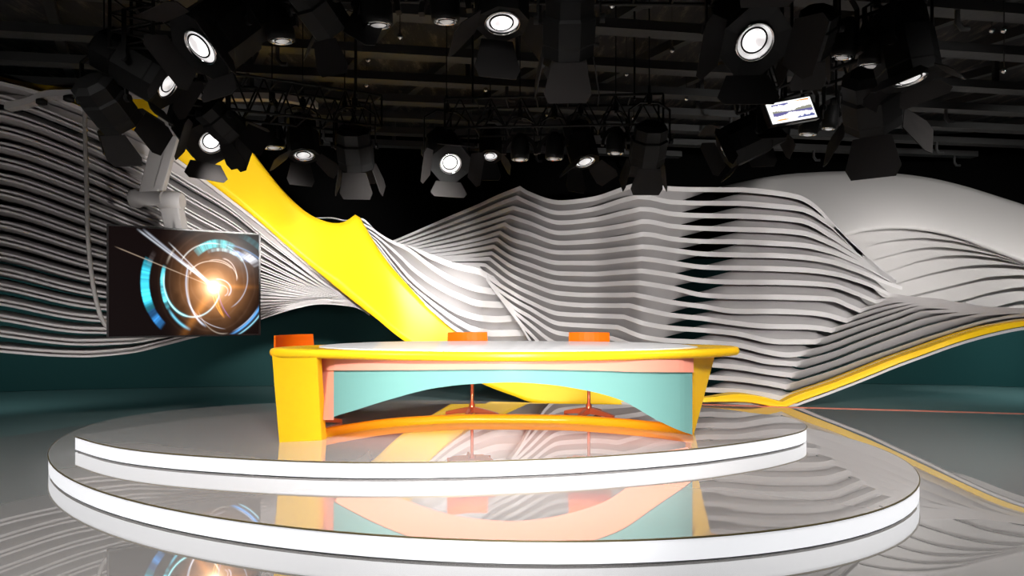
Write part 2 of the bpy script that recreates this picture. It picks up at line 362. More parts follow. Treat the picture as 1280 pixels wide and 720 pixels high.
# --- yellow ribbon: pairs of edges, lower-left edge and upper-right edge
LOW = [(-170,68,6.1),(-60,88,6.5),(0,99,6.6),(60,117.5,6.75),(105,136,6.9),(180,170,7.15),(222,198,7.3),(280,242,7.55),(320,273,7.7),(360,308,7.9),(400,342,8.1),(440,375,8.3),(470,398,8.42),(505,426,8.55),(560,458,8.63),(603,480,8.68),(640,494,8.7),(680,505.5,8.7),(780,506.5,8.68),(850,504.5,8.65),(880,502.6,8.64),(920,502.5,8.58),(940,503.5,8.54),(960,507.3,8.5),(977,511,8.47),(1000,502,8.46),(1040,487.5,8.43),(1080,472,8.4),(1120,455.8,8.34),(1160,441,8.2),(1200,427,8.05),(1240,416,7.84),(1280,408,7.64),(1340,403,7.35),(1440,400,6.9)]
UPP = [(-170,45,6.5),(-60,75,6.8),(10,96,6.9),(90,104,7.05),(150,104,7.2),(250,118,7.45),(290,155,7.6),(322,200,7.75),(352,237,7.9),(380,263.5,8.05),(402,275,8.2),(420,279,8.35),(433,276,8.45),(446,266.5,8.55),(475,315,8.65),(500,346,8.7),(540,388,8.75),(579,416.5,8.78),(680,465,8.76),(780,483,8.72),(850,494,8.67),(880,497,8.65),(920,492.6,8.58),(940,493.8,8.54),(960,497.6,8.5),(977,502.5,8.47),(1000,492.5,8.46),(1040,479,8.43),(1080,463.5,8.4),(1120,447.7,8.34),(1160,434,8.2),(1200,420,8.05),(1240,408.5,7.84),(1280,402,7.64),(1340,397,7.35),(1440,394,6.9)]
def resample(pts, n, sharp):
    o = []; 
    segs, cur = [], []
    for i, p in enumerate(pts):
        cur.append(p)
        if i in sharp: segs.append(cur); cur = [p]
    segs.append(cur)
    for s_ in segs: o += smooth_path(s_, n)[:-1]
    return o + [pts[-1]]
def along(pts, n):
    L = [0.0]
    for a, b in zip(pts, pts[1:]): L.append(L[-1] + math.hypot(b[0]-a[0], b[1]-a[1]))
    o, k = [], 0
    for q in range(n+1):
        t = L[-1]*q/n
        while k < len(pts)-2 and L[k+1] < t: k += 1
        u = clamp((t-L[k])/max(1e-9, L[k+1]-L[k])); o.append(tuple(lerp(a, b, u) for a, b in zip(pts[k], pts[k+1])))
    return o
def halves(pts):
    k = [p[0] for p in pts].index(977); a, b = pts[:k+1], pts[k:]
    sharp = [q for q, p in enumerate(a) if p[0] == 446]
    a = resample(a, 8, sharp); b = resample(b, 8, [])
    return along(a, 170)[:-1] + along(b, 60)
lo_, up_ = halves(LOW), halves(UPP)
rb = MB(); rings = []
for a, b in zip(lo_, up_):
    A_, B_ = P(*a), P(*b); r = []
    bul = lambda t: V(0, .03*math.sin(math.pi*t)*min(1, (A_-B_).length), 0)
    nn = 8
    r += [A_.lerp(B_, t/nn) + bul(t/nn) for t in range(nn+1)]
    th = lerp(.06, .24, step(a[0], 860, 930))
    r += [A_.lerp(B_, t/nn) + bul(t/nn) + V(0,th,0) for t in range(nn, -1, -1)]
    rings.append(r)
rb.loft(rings, smooth=False)
rib = rb.build('yellow_ribbon', M['yellow'], None, loc=(G(680,505.5).x, 8.7, 0))
for p in rib.data.polygons: p.use_smooth = abs(p.normal.y) > .35
tag(rib, 'broad bright yellow ribbon sweeping from the ceiling down behind the desk', 'ribbon')
# grey trim under the yellow strip
bt = kinked([(700,507.5),(780,507.5),(850,505.5),(880,503.6),(920,503.5),(940,504.5),(960,508.3),(977,512,1),(1000,503),(1040,488.5),(1080,473),(1120,456.8),(1160,442),(1200,428),(1240,417),(1280,409),(1340,404)])
slat(wall_t, 'base_trim', M['slat'], lambda x: min(bt(x), 387+F*(H-.028)/Dw(x)), 700, 1440, lambda x: Dw(x)-.05, lambda x: 3.4, .05, kinks=[977])

# --- domed panel of overlapping layers
XS0, XS1 = 905, 1440
sil = pchip([(860,246),(905,232),(960,221),(1000,216.5),(1060,214),(1120,217),(1160,222),(1200,231),(1240,243),(1280,256),(1340,280),(1440,330)])
DL = [pchip(p) for p in (
 [(980,322),(1020,307),(1050,297.5),(1059,295),(1085,288.5),(1120,285.6),(1151,287.5),(1182,293),(1207,300),(1232,310),(1257,319),(1280,328),(1340,352),(1440,378)],
 [(980,352),(1040,324),(1074,310.6),(1114,300.6),(1140,297.8),(1157,297.2),(1174,299),(1195,301.5),(1220,307.5),(1245,315.5),(1276,327.3),(1340,353),(1440,379)],
 [(980,372),(1060,337),(1089,326),(1120,317),(1140,312),(1170,308.8),(1200,311),(1240,318),(1262,324),(1280,329.5),(1340,354),(1440,380)],
 [(980,392),(1075,351),(1104,340.6),(1120,336),(1150,326),(1182,320),(1207,319),(1240,322),(1280,331.5),(1340,355),(1440,381)],
 [(980,400),(1090,366),(1125,353),(1150,345),(1182,337.5),(1207,332.7),(1240,330.5),(1280,333.2),(1340,356),(1440,382)],
 [(980,410),(1120,375),(1154,365.6),(1170,362),(1207,353),(1240,346),(1280,344),(1340,361),(1440,383)],
 [(980,420),(1150,390),(1191,377.5),(1207,374),(1240,365),(1280,359),(1340,367),(1440,385)],
 [(980,430),(1200,396),(1246,383.5),(1280,375.6),(1340,374),(1440,387)],
 [(980,440),(1200,415),(1280,396),(1340,388),(1440,390)])]
Dd = pchip([(860,9.9),(905,9.75),(1000,9.45),(1100,9.15),(1200,8.8),(1280,8.45),(1340,8.2)])
dome_t = thing('domed_wave_panel', 'pale grey domed panel of overlapping curved layers above the yellow edge strip', 'wall panel', (P(1200,400,8.8).x, 8.9, 0))
prev = None
for i in range(len(DL)):
    rings = []; x0 = 870 if i == 0 else 985
    nv = 14 if i == 0 else 3
    for x in xs_range(x0, XS1, 6):
        lim = 330 if x < 985 else 1e9
        yl = min(DL[i](max(x, 985)) + max(0, 985-x)*.45, 420) if i == 0 else max(DL[i](x), DL[i-1](x)+.35)
        yu = sil(x) if i == 0 else max(DL[j](x) for j in range(i)) - 1.0
        if i == 0: yl = min(yl, lerp(237.5, 400, step(x, 945, 985)**1.5))
        D = Dd(x); r = []
        off = .12 if i else .9
        for v in range(nv+1):
            t = v/nv
            dd = D + off*(1-t)**(1.6 if i == 0 else 1)
            r.append(P(x, lerp(yu, yl, t), dd))
        back = [q + V(0,.045,.0) for q in r[::-1]]
        rings.append(r + back)
    mb = MB(); mb.loft(rings, smooth=(i == 0))
    mb.build('shell' if i == 0 else 'layer', M['dome'], dome_t)

# --- white folded panel between ribbon and slats
W = [
 [(390,272),(413,271.5),(432,275),(451,272.5),(470,288),(487,300),(517,309),(542,319),(572,329.5),(600,336),(611,342),(630,352)],
 [(440,274),(460,282),(485,298),(511,309.5),(520,316),(542,332),(572,349),(600,358),(622,360.5),(645,360)],
 [(440,276),(465,290),(492,311),(517,334),(542,351),(572,366),(600,375.6),(632,377),(655,375)],
 [(445,280),(470,298),(492,322),(517,349),(542,369),(572,385.5),(600,393.5),(620,395.2),(643,393.7),(668,391)],
 [(450,286),(470,302),(488,325),(510,351),(540,376),(572,398),(591,407.5),(616,412.6),(653,412),(680,409)],
 [(452,290),(470,306),(486,327),(510,356),(540,385),(572,410),(600,424),(630,430),(665,430),(690,428)],
 [(455,296),(470,310),(485,330),(510,361),(540,392),(572,419),(600,437),(640,447),(700,449)]]
WF = [pchip(p) for p in W]
Dm = pchip([(390,8.95),(450,8.85),(500,8.8),(560,8.7),(598,8.72),(612,8.86),(630,9.0),(700,9.2)])
fold_t = thing('white_folded_panel', 'bright white panel of draped folds between yellow ribbon and grey slats', 'wall panel', (P(570,500,8.7).x, 8.75, 0))
lipf = pchip([(390,2),(470,3),(520,6),(560,7.5),(620,8),(680,8)])
for k in range(6):
    x1 = W[k][-1][0]; x0 = W[k][0][0]
    slat(fold_t, 'fold', M['fold'], WF[k], x0, x1, Dm, lambda x, k=k: min(lipf(x), .62*max(1.2, WF[k+1](x)-WF[k](x))), lambda x: .24, lambda x: 1.0, None, lambda x, k=k: max(WF[k+1](x), WF[k](x)+1))

# --- swooping wall with double-edged slats
L0 = dict()
cols = [-60, 0, 60, 105, 133, 160, 207, 240, 285, 326, 365, 400, 440, 462]
c0 = [118+19.65*k for k in range(17)]
cm = [c - 9.5 - .0*k for k, c in enumerate(c0)]
c105 = [157.5,175,193.5,213,232.5,251.5,270,289,307.5,325,343.5,359.5,376,392,409,424.3,439]
c60 = [lerp(a,b,.5)+1.5*(1 if k < 12 else 1) for k,(a,b) in enumerate(zip(c0,c105))]
c60[14] += .5; c60[15] += 1.5; c60[16] += 1.5
c133 = [170,189,208,228,246.5,263.5,280.6,297,314,331,347.5,364,380,396,410.5,424.4,437]
c160 = [182.5,201,220,239,258,274.5,291,306,321,337.5,353,369,383.5,398,411,423.5,433]
c207 = [209,226.5,244,261,277.5,293,308,321,334,347.5,360,373,385,396,406,415.5,424]
c240 = [229,247.5,264,279.5,295,309,322,334,345,356,366.5,376.5,386,394.5,402.5,409.5,416]
c285 = [257.5,273.5,288.5,302,315,327,338,347.5,356.5,364.5,372,379,385.5,391.5,397,402,406]
c326 = [291,303,314,323.5,332.5,341,348.5,355,361,366.5,371.5,376,380.5,384.5,388,391.5,394.5]
c365 = [322,330,337.5,344,350,355,359.5,363.5,367,370,372.8,375.2,377.4,379.2,380.8,382.2,383.5]
c400 = [350,354,358,361.2,364,366.4,368.4,370.2,371.8,373.1,374.2,375.1,375.9,376.6,377.2,377.7,378.1]
c440 = [376,376.6,377.2,377.8,378.3,378.8,379.2,379.6,380,380.3,380.6,380.9,381.2,381.4,381.6,381.8,382]
c462 = [392]*17
import numpy as np
tab = [cm,c0,c60,c105,c133,c160,c207,c240,c285,c326,c365,c400,c440,c462]
kk = np.arange(17)
tab = [list(np.polyval(np.polyfit(kk, np.array(t), 3), kk)) for t in tab]
keep = [i for i, c in enumerate(cols) if c not in (60, 133)]
cols = [cols[i] for i in keep]; tab = [tab[i] for i in keep]
tr_ = [(-60,91),(0,101.5),(60,117.5),(105,135),(133,148),(160,160),(207,188),(240,211.5),(285,246),(326,277.5),(365,311.5),(400,341),(440,372.5),(462,390)]
WL = [pchip(tr_)] + [pchip([(cols[j], tab[j][k]) for j in range(len(cols))]) for k in range(17)]
Dl = pchip([(-60,6.25),(0,6.5),(105,6.85),(180,7.15),(280,7.6),(360,8.0),(462,8.5)])
lipl = pchip([(-60,8.4),(0,8.2),(105,8),(160,7.4),(240,6.6),(326,4.6),(400,2.2),(462,1)])
wing_t = thing('swooping_wave_wall', 'grey curved wall of double-edged slats fanning out behind the hanging television', 'wall panel', (P(200,400,7.2).x, 7.3, 2))
for k in range(18):
    f = WL[k]
    lip = (lambda x: 5.0) if k == 0 else lipl
    crf = (lambda x: step(x, -6, 30)*lerp(.5, 1, step(x, 60, 320))) if k < 10 else (lambda x: step(x, -60, 8)*lerp(.55, 1, step(x, 40, 300)))
    slat(wing_t, 'slat', M['wing'], f, -150, 462, Dl, lip, .10 if k == 1 else .5, None, crf if k else None, None,
         (lambda x, k=k: WL[k-1](x) + (5.0 if k == 1 else lipl(x))) if k else None, groove=(k > 0))

# ---------------------------------------------------------------- news desk
dk = thing('news_desk', 'oval yellow-framed news desk with white glass top and teal front', 'desk', (0,5.3,Z2))
YC = 5.32
def sup(a, bf, bb, e, n=96, cx=0.0, tilt=0.0):
    o = []
    for i in range(n):
        t = 2*math.pi*i/n; c, s_ = math.cos(t), math.sin(t)
        x = a*math.copysign(abs(c)**(2/e), c); y = (bf if s_ < 0 else bb)*math.copysign(abs(s_)**(2/e), s_)
        o.append((cx+x, YC+y+tilt*x))
    return o
RT, RB = 1.045, .972
def plan(pts, n=6):
    w = [((x-CX)*d_/F, d_) for x, d_ in pts]; w = w[-2:] + w + w[:2]
    o = smooth_path(w, n); return o[2*n:-2*n-1+n] if False else o[2*n:len(o)-1-n]
oo = plan([(339.5,4.98),(365,4.91),(400,4.84),(500,4.66),(640,4.57),(760,4.65),(850,4.82),(900,5.0),(924,5.22),(914,5.45),(870,5.62),(800,5.76),(700,5.84),(600,5.86),(500,5.82),(430,5.66),(370,5.42),(340.5,5.16)])
ii = plan([(412,5.0),(460,4.82),(560,4.69),(640,4.66),(760,4.74),(830,4.9),(862,5.1),(862,5.3),(835,5.48),(780,5.62),(690,5.70),(600,5.72),(500,5.66),(435,5.45),(408,5.2)])
gl = plan([(400,5.22),(412,5.0),(460,4.80),(560,4.66),(640,4.625),(760,4.70),(830,4.86),(868,5.06),(868,5.22),(840,5.55),(780,5.85),(690,6.0),(600,6.03),(500,5.95),(430,5.6)])
def match(pts, n):
    L = [0.0]
    for k in range(len(pts)): L.append(L[-1] + math.dist(pts[k], pts[(k+1) % len(pts)]))
    o = []
    for k in range(n):
        t = L[-1]*k/n; a = max(q for q in range(len(pts)) if L[q] <= t)
        u = (t-L[a])/max(1e-9, L[a+1]-L[a]); p, q_ = pts[a], pts[(a+1) % len(pts)]
        o.append((lerp(p[0],q_[0],u), lerp(p[1],q_[1],u)))
    return o
oo = match(oo, 108)
def nearest(pts, p):
    best = None
    for k in range(len(pts)):
        a, b = pts[k], pts[(k+1) % len(pts)]; dx, dy = b[0]-a[0], b[1]-a[1]
        t = clamp(((p[0]-a[0])*dx+(p[1]-a[1])*dy)/max(1e-9, dx*dx+dy*dy)); c = (a[0]+dx*t, a[1]+dy*t); d_ = math.dist(c, p)
        if best is None or d_ < best[0]: best = (d_, c)
    return best[1]
ii = [nearest(ii, p) for p in oo]
m = MB()
def ring_pts(pts, z): return [V(x,y,z) for x,y in pts]
def sh_(pts, d_):
    return [(lerp(a[0],b[0],d_/math.dist(a,b)), lerp(a[1],b[1],d_/math.dist(a,b))) for a, b in zip(pts, ii)]
rr = []
for ang in range(0, 9):
    t = math.pi*(ang/8) - math.pi/2
    rr.append([V(x,y,(RT+RB)/2 + (RT-RB)/2*math.sin(t)) for x,y in sh_(oo, .032*(1-math.cos(t)))])
m.loft(rr + [ring_pts(ii, RT), ring_pts(ii, RB), rr[0]], caps=False, smooth=True)
m.build('rim', M['desk_yellow'], dk)['label'] = 'glossy yellow rim ring'
m = MB(); m.loft([ring_pts(gl, RT-.004), ring_pts(gl, RT+.010)])
m.build('glass_top', M['white_top'], dk)['label'] = 'white reflective glass top'
# broad leg: slab under the ring's end, splayed a little
def leg(name, tl, tr, bl, br, Dt_l, Dt_r, Db_l, Db_r, th):
    a, b = P(tl[0], tl[1], Dt_l), P(tr[0], tr[1], Dt_r); c, d_ = P(br[0], br[1], Db_r), P(bl[0], bl[1], Db_l)
    c.z = d_.z = Z2; rings = []
    n = ((b-a).cross(d_-a)).normalized(); n = n if n.y > 0 else -n
    for t in range(9):
        u = t/8; p, q = a.lerp(d_, u), b.lerp(c, u)
        rings.append([p, q, q + n*th, p + n*th])
    mb = MB(); mb.loft(rings, smooth=True); o = mb.build(name, M['desk_yellow'], dk, bevel=.008); o.data.set_sharp_from_angle(angle=math.radians(40)); return o
leg('leg', (339.5,444), (396,447), (348.5,554), (402.5,550), 4.98, 4.86, 4.97, 5.05, .07)
leg('leg', (866.5,445), (894,445), (864,541), (868.5,541), 4.95, 5.15, 5.32, 5.36, .07)
# rounded shoulder where the rim folds into the broad leg
m = MB(); a, b = P(340.5,444,5.0), P(396,446,4.92)
pr = []
for k in range(7):
    t = math.pi/2*k/6
    pr.append((.05*math.sin(t), .05*math.cos(t)))
# front box: coral apron, coral side post, teal curved panel with arched foot
Da = pchip([(398,5.05),(420,4.90),(500,4.72),(640,4.62),(780,4.72),(850,4.86),(868,4.96)])
ap_b = pchip([(399,462),(420,463),(500,462.5),(640,461.5),(740,463),(800,465),(868,465.5)])
m = MB(); m.loft([[P(x,446,Da(x)), P(x,ap_b(x),Da(x)), P(x,ap_b(x),Da(x))+V(0,.03,0), P(x,446,Da(x))+V(0,.03,0)] for x in xs_range(399.5,867,6)], smooth=False)
m.build('apron', M['coral'], dk)['label'] = 'coral band under the rim'
arch = kinked([(405,527),(420,520),(440,514),(485,500),(545,485),(590,480),(640,478),(680,480.2),(732,488),(773,499),(823,526),(853,539.5),(864,543)])
Dp = lambda x: Da(x) + .02
m = MB(); m.loft([[P(x,458,Dp(x)), P(x,arch(x),Dp(x)), P(x,arch(x),Dp(x))+V(0,.02,0), P(x,458,Dp(x))+V(0,.02,0)] for x in xs_range(417,865.5,5)], smooth=False)
ug = MB(); ug.loft([[P(x,arch(x)-.6,Dp(x))+V(0,.006,0), P(x,arch(x)-.6,Dp(x))+V(0,.03+.72*min(1,step(x,405,470)+.15,step(865-x,0,60)+.15),0), P(x,arch(x)-3,Dp(x))+V(0,.03+.72*min(1,step(x,405,470)+.15,step(865-x,0,60)+.15),0), P(x,arch(x)-3,Dp(x))+V(0,.006,0)] for x in xs_range(417,865,6)])
ug.build('under_glow', mat('coral_glow_panel', (.8,.3,.2), .4, emit=(1,.33,.2), es=1.5), dk)['label'] = 'coral glowing vault under the front'
pn = m.build('front_panel', M['teal'], dk); pn['label'] = 'teal curved panel with arched lower edge'
m = MB(); m.loft([[P(x,458,Dp(x)-.0), P(x,525,Dp(x)-.0), P(x,525,Dp(x)+.03), P(x,458,Dp(x)+.03)] for x in (401.5,405,411,417.3)])
m.build('side_panel', M['coral'], dk)['label'] = 'coral end post of the front'
# floor rail curving behind from leg to leg
rl = kinked([(398,549),(410,546),(440,540.5),(480,534.5),(520,531),(600,528),(700,529),(760,532.5),(800,536),(840,540.5),(864,544)])
m = MB(); rings = []
for x in xs_range(398,866,6):
    c = G(x, rl(x), Z2); hh = .072
    rings.append([c + V(0,-.01,0), c+V(0,-.02,.02), c + V(0,-.008,hh-.012), c + V(0,.012,hh), c+V(0,.06,hh), c+V(0,.075,0)])
m.loft(rings, smooth=True); m.build('floor_rail', M['desk_yellow'], dk).data.set_sharp_from_angle(angle=math.radians(60))
fw = MB(); fw.loft([[G(x, y0, Z2), G(x, y0, Z2)+V(0,0,.05), G(x,y0,Z2)+V(0,.05,.05), G(x,y0,Z2)+V(0,.05,0)] for x, y0 in ((823,535),(840,538.5),(862,543.5))])
fw.build('foot_wedge', M['desk_yellow'], dk)

# ---------------------------------------------------------------- swivel chairs
def chair(px, py, rot, label, hs=1.0):
    c = G(px, py, Z2); t = thing('swivel_chair', label, 'chair', c, 'orange swivel chairs at the desk')
    R = Matrix.Rotation(rot, 3, 'Z'); W_ = lambda x, y, z: c + R @ V(x, y, z)
    for k in range(4):
        a = math.pi/4 + k*math.pi/2 + .35
        dx, dy = math.cos(a), math.sin(a); m = MB()
        nx, ny = -dy, dx
        m.loft([[W_(dx*r+nx*w, dy*r+ny*w, z0), W_(dx*r+nx*w, dy*r+ny*w, z1), W_(dx*r-nx*w, dy*r-ny*w, z1), W_(dx*r-nx*w, dy*r-ny*w, z0)]
                for r, w, z0, z1 in ((.02,.022,.03,.095),(.16,.02,.02,.065),(.28,.017,.0,.035))])
        m.build('base_leg', M['copper'], t)
    m = MB(); m.turn([(.03,.04),(.034,.06),(.03,.12),(.017,.14),(.017,.40),(.04,.42),(.04,.44)], (0,0,1), c, 14); m.build('stem', M['copper'], t)
    m = MB(); rings = []
    for i in range(9):
        y = -.24 + .48*i/8; e = 1 - .12*abs(i-4)/4
        z = .45 + .015*((i-4)/4)**2
        rings.append([W_(-.23*e,y,z+.02), W_(-.18*e,y,z), W_(.18*e,y,z), W_(.23*e,y,z+.02), W_(.22*e,y,z+.065), W_(.0,y,z+.05), W_(-.22*e,y,z+.065)])
    m.loft(rings); m.build('seat', M['orange'], t, bevel=.012)
    m = MB(); rings = []
    for j in range(11):
        u = j/10; z = .47 + .385*u*hs; yb = .22 + .09*u + .03*math.sin(u*3); w = .235 - .02*u
        fr_ = []; bk = []
        for i in range(9):
            s_ = i/8*2-1
            fr_.append(W_(w*s_, yb - .06*s_*s_ , z)); bk.append(W_(w*s_, yb - .06*s_*s_ + .03, z))
        rings.append(fr_ + bk[::-1])
    m.loft(rings); m.build('backrest', M['orange'], t, bevel=.008)
    m = MB(); m.tube([W_(0,.05,.45), W_(0,.22,.44), W_(0,.285,.52), W_(0,.30,.6)], .016, 8); m.build('back_support', M['copper'], t)
    return t
chair(390, 532, math.radians(56), 'orange swivel chair at the desk end behind the broad yellow leg')
chair(590, 519.5, math.radians(14), 'orange swivel chair in front of the yellow ribbon behind the desk')
chair(736, 520.5, math.radians(-8), 'orange swivel chair in front of the grey slats behind the desk')

# ---------------------------------------------------------------- hanging television
DTl, DTr = 6.1, 6.1*143/127
tl, bl, tr, br = P(133.3,280.3,DTl), P(133.3,423.2,DTl), P(325.6,291.8,DTr), P(325.6,418.8,DTr)
bl.x = tl.x; br.x = tr.x
tl.z = tr.z = (tl.z+tr.z)/2; bl.z = br.z = (bl.z+br.z)/2
ux = (tr-tl).normalized(); nz = V(0,0,1); ny = nz.cross(ux); ny = ny if ny.y > 0 else -ny
Wt, Ht = (tr-tl).length, tl.z-bl.z
tv = thing('television', 'wall-size television hanging from a grey arm, showing glowing light rings', 'television', bl + ux*Wt/2)
q = lambda u, v, d_: tl + ux*(Wt*u) - nz*(Ht*v) + ny*d_
m = MB(); m.loft([[q(0,0,0),q(1,0,0),q(1,1,0),q(0,1,0)], [q(0,0,.05),q(1,0,.05),q(1,1,.05),q(0,1,.05)], [q(.12,.15,.08),q(.88,.15,.08),q(.88,.85,.08),q(.12,.85,.08)]])
m.build('casing', M['bezel'], tv)
m = MB(); b_ = .012
for u0,v0,u1,v1 in ((0,0,1,b_*1.2),(0,1-b_*1.2,1,1),(0,0,b_,1),(1-b_,0,1,1)):
    m.loft([[q(u0,v0,-.012),q(u1,v0,-.012),q(u1,v1,-.012),q(u0,v1,-.012)], [q(u0,v0,0),q(u1,v0,0),q(u1,v1,0),q(u0,v1,0)]])
m.build('bezel', M['bezel'], tv)

def picture_grid(name, quad, nx, ny_, fn, m, parent):
    vs, fs, cs = [], [], []
    for j in range(ny_+1):
        for i in range(nx+1):
            u, v = i/nx, j/ny_; vs.append(tuple(quad(u, v) - Vector(parent.location))); cs.append(fn(u, v))
    for j in range(ny_):
        for i in range(nx):
            a = j*(nx+1)+i; fs.append([a, a+nx+1, a+nx+2, a+1])
    me = bpy.data.meshes.new(name); me.from_pydata(vs, [], fs); me.materials.append(m)
    at = me.color_attributes.new('picture', 'FLOAT_COLOR', 'POINT')
    flat = []
    for c in cs: flat += [c[0], c[1], c[2], 1.0]
    at.data.foreach_set('color', flat)
    o = bpy.data.objects.new(name, me); C.objects.link(o); o.parent = parent
    return o
def g_(d_, w): return math.exp(-(d_/w)**2)
def hsh(a, b=0.0):
    s_ = math.sin(a*12.9898+b*78.233)*43758.5453; return s_-math.floor(s_)
def vn(x, y):
    ix, iy = math.floor(x), math.floor(y); fx_, fy = x-ix, y-iy; fx_ = fx_*fx_*(3-2*fx_); fy = fy*fy*(3-2*fy)
    return lerp(lerp(hsh(ix,iy),hsh(ix+1,iy),fx_), lerp(hsh(ix,iy+1),hsh(ix+1,iy+1),fx_), fy)
ARC = [ # cx, cy, rx, ry, a0, a1 (degrees, clockwise from +x), width, colour, strength
 (236,352,60,73,150,205,6.5,(.06,.75,1),1.6),(236,352,60,73,128,152,6,(.05,.35,.9),.9),(236,352,58,70,195,215,4,(.25,.2,.2),.5),
 (252,352,55,66,148,200,3.2,(.15,.85,1),1.5),(252,352,55,66,110,150,2.2,(.2,.75,1),1.0),(252,352,53,66,200,225,2.0,(.7,.6,.5),.5),
 (236,350,37,47,20,195,1.3,(.55,.85,.9),1.2),(236,350,37,47,100,170,2.0,(.1,.7,.8),.9),
 (262,344,46,46,205,285,1.3,(.85,.85,.8),.9),(262,344,47,47,285,420,1.1,(.6,.7,.85),.7),
 (270,350,44,52,225,300,6,(.12,.7,.75),1.1),(272,352,42,46,245,320,3.0,(.6,.85,.9),1.0),
 (268,352,41,62,110,205,1.6,(.6,.75,.95),.9),(264,354,35,60,115,200,1.0,(.8,.7,.6),.6),(286,352,62,62,96,160,.9,(.8,.8,.9),.6),
 (276,352,40,68,80,150,.8,(.7,.6,.5),.45),
 (262,342,30,20,180,330,.9,(1,.85,.7),.9),(266,352,30,32,250,350,.9,(.95,.85,.75),.8),(274,344,20,26,270,370,1.0,(1,.9,.85),.8),
 (268,360,18,14,260,400,1.2,(.8,.85,1),.9),(272,362,10,8,250,420,1.0,(.8,.75,.9),.7),
 (300,352,36,58,128,180,1.4,(1,.35,.03),1.2),(306,352,46,60,128,178,1.1,(1,.45,.06),.9),(318,352,50,62,130,180,1.0,(.25,.15,.6),.7),
 (238,352,96,80,18,62,2.2,(.12,.45,1),1.2),(240,352,100,84,20,60,1.4,(.35,.8,1),1.0),(242,352,90,76,25,60,1.0,(.7,.8,1),.7),
 (262,352,66,48,286,320,4.5,(.35,.55,1),.9),(262,352,72,50,300,330,6,(.9,.92,1),1.1),(270,360,78,62,270,330,1.6,(.25,.45,.8),.6),
 (268,350,82,70,290,330,5,(.05,.3,.35),.5)]
def tv_fn(u, v):
    x, y = 134+191*u, 283+138*v; c = [.006,.003,.003]
    def ad(col, k):
        for i in range(3): c[i] += col[i]*k
    sx, sy = 263.0, 357.0; dx, dy = x-sx, y-sy; r = math.hypot(dx, dy)
    e = math.hypot((x-262)/52, (y-350)/60)
    ad((.20,.095,.045), .8*clamp(1.25-e)*(0.55+.9*vn(x*.13, y*.13)))
    ad((.07,.03,.015), clamp(1.7-e)*.6*vn(x*.06+9,y*.06)); ad((.10,.06,.04), .5*clamp(1.5-e)*max(0, math.sin(e*24+1.2*vn(x*.05,y*.05)))**6)
    ad((1,.40,.12), .75*g_(r, 30)); ad((1,.75,.45), 1.3*g_(r, 14)); ad((1,1,1), 2.2*g_(r, 6.5))
    ad((1,.36,.06), .5*g_(abs(dx*.85+dy*.53), 5)*g_(max(0,-dx*.53+dy*.85)-30, 34)*(1 if dy > 0 else 0))
    ad((1,.35,.05), .35*g_(dy+1, 3)*g_(dx-20, 26))
    for ex, ey, w, k, col in ((166,284,1.1,.95,(.85,.9,1)),(173,284,1.3,.75,(.8,.85,1)),(204,299,.8,.9,(.95,.95,1)),(140,308,.6,.55,(1,.75,.55)),(226,325,2.2,.8,(1,.9,.8)),(214,320,1.2,.6,(.6,.95,1))):
        lx, ly = ex-sx, ey-sy; L = math.hypot(lx, ly); lx /= L; ly /= L
        al = dx*lx+dy*ly; pe = abs(dx*ly-dy*lx)
        if 0 < al < L: ad(col, k*g_(pe, w)*clamp((L-al)/10)*(.6+.4*clamp(1-al/L)))
    for cx, cy, rx, ry, a0, a1, w, col, k in ARC:
        ax, ay = (x-cx)/rx, (y-cy)/ry; rr_ = math.hypot(ax, ay); dd = abs(rr_-1)*min(rx, ry)
        w = w*(.62 if w < 2.6 else .85)
        if dd > 3*w: continue
        a = math.degrees(math.atan2(ay, ax)) % 360
        am, ah = (a0+a1)/2, (a1-a0)/2
        da = abs((a-am+180) % 360-180); fd = clamp((ah-da)/10)
        if fd <= 0: continue
        br_ = 1.0 if w < 2.5 else (.25+1.0*vn(a*.2+rx, cx))*(.6+.6*vn(a*.7, rx))
        ad(col, k*fd*(g_(dd, w) if w < 2.2 else clamp((w*1.05-dd)/1.6))*br_)
    return [clamp(t, 0, 1.6) for t in c]
picture_grid('screen', lambda u, v: q(lerp(b_,1-b_,u), lerp(b_*1.2,1-b_*1.2,v), -.002), 300, 220, tv_fn, vcol_mat('television_picture', 1.0), tv)

# jointed arm that carries the television
ar = thing('monitor_arm', 'grey jointed ceiling arm holding up the television', 'arm', P(215,150,6.6))
def pill(a, b, wd, th, name, up=V(0,1,0)):
    m = MB(); m.bar(a, b, wd, th, up); return m.build(name, M['arm'], ar, bevel=.015)
ua = pill(P(216,140,6.62), P(188,250,6.62), .21, .15, 'upper_arm')
m = MB(); m.bar(P(217,170,6.54), P(198,236,6.54), .10, .02, V(0,1,0)); m.build('upper_arm_recess', M['arm'], ua, bevel=.008)
m = MB(); m.turn([(.094,0),(.1,.01),(.1,.07),(.08,.075),(.08,.36),(.08,.36)], V(1,-.08,-.02), P(166,248,6.6), 24, x=V(0,0,1)); m.build('elbow_pivot', M['arm'], ar)
m = MB(); m.turn([(.10,0),(.108,.01),(.108,.2),(.09,.23)], V(1,.1,0), P(201,251,6.62), 24, x=V(0,0,1)); m.build('elbow_sleeve', M['arm'], ar)
la = pill(P(214,252,6.64), P(226,318,6.66), .2, .14, 'lower_arm')
m = MB(); m.bar(P(222,275,6.55), P(228,300,6.56), .07, .02, V(0,1,0)); m.build('lower_arm_recess', M['arm'], la)
pill(P(226,316,6.66), P(229,352,6.56), .3, .06, 'mount_plate')
m = MB(); pts = [P(x,y,D) for x,y,D in ((10,134,6.35),(38,128,6.4),(62,119,6.45),(120,118,6.5),(200,118,6.6),(262,121,6.7),(330,121.5,6.8),(362,124,6.85),(396,131,6.9))]
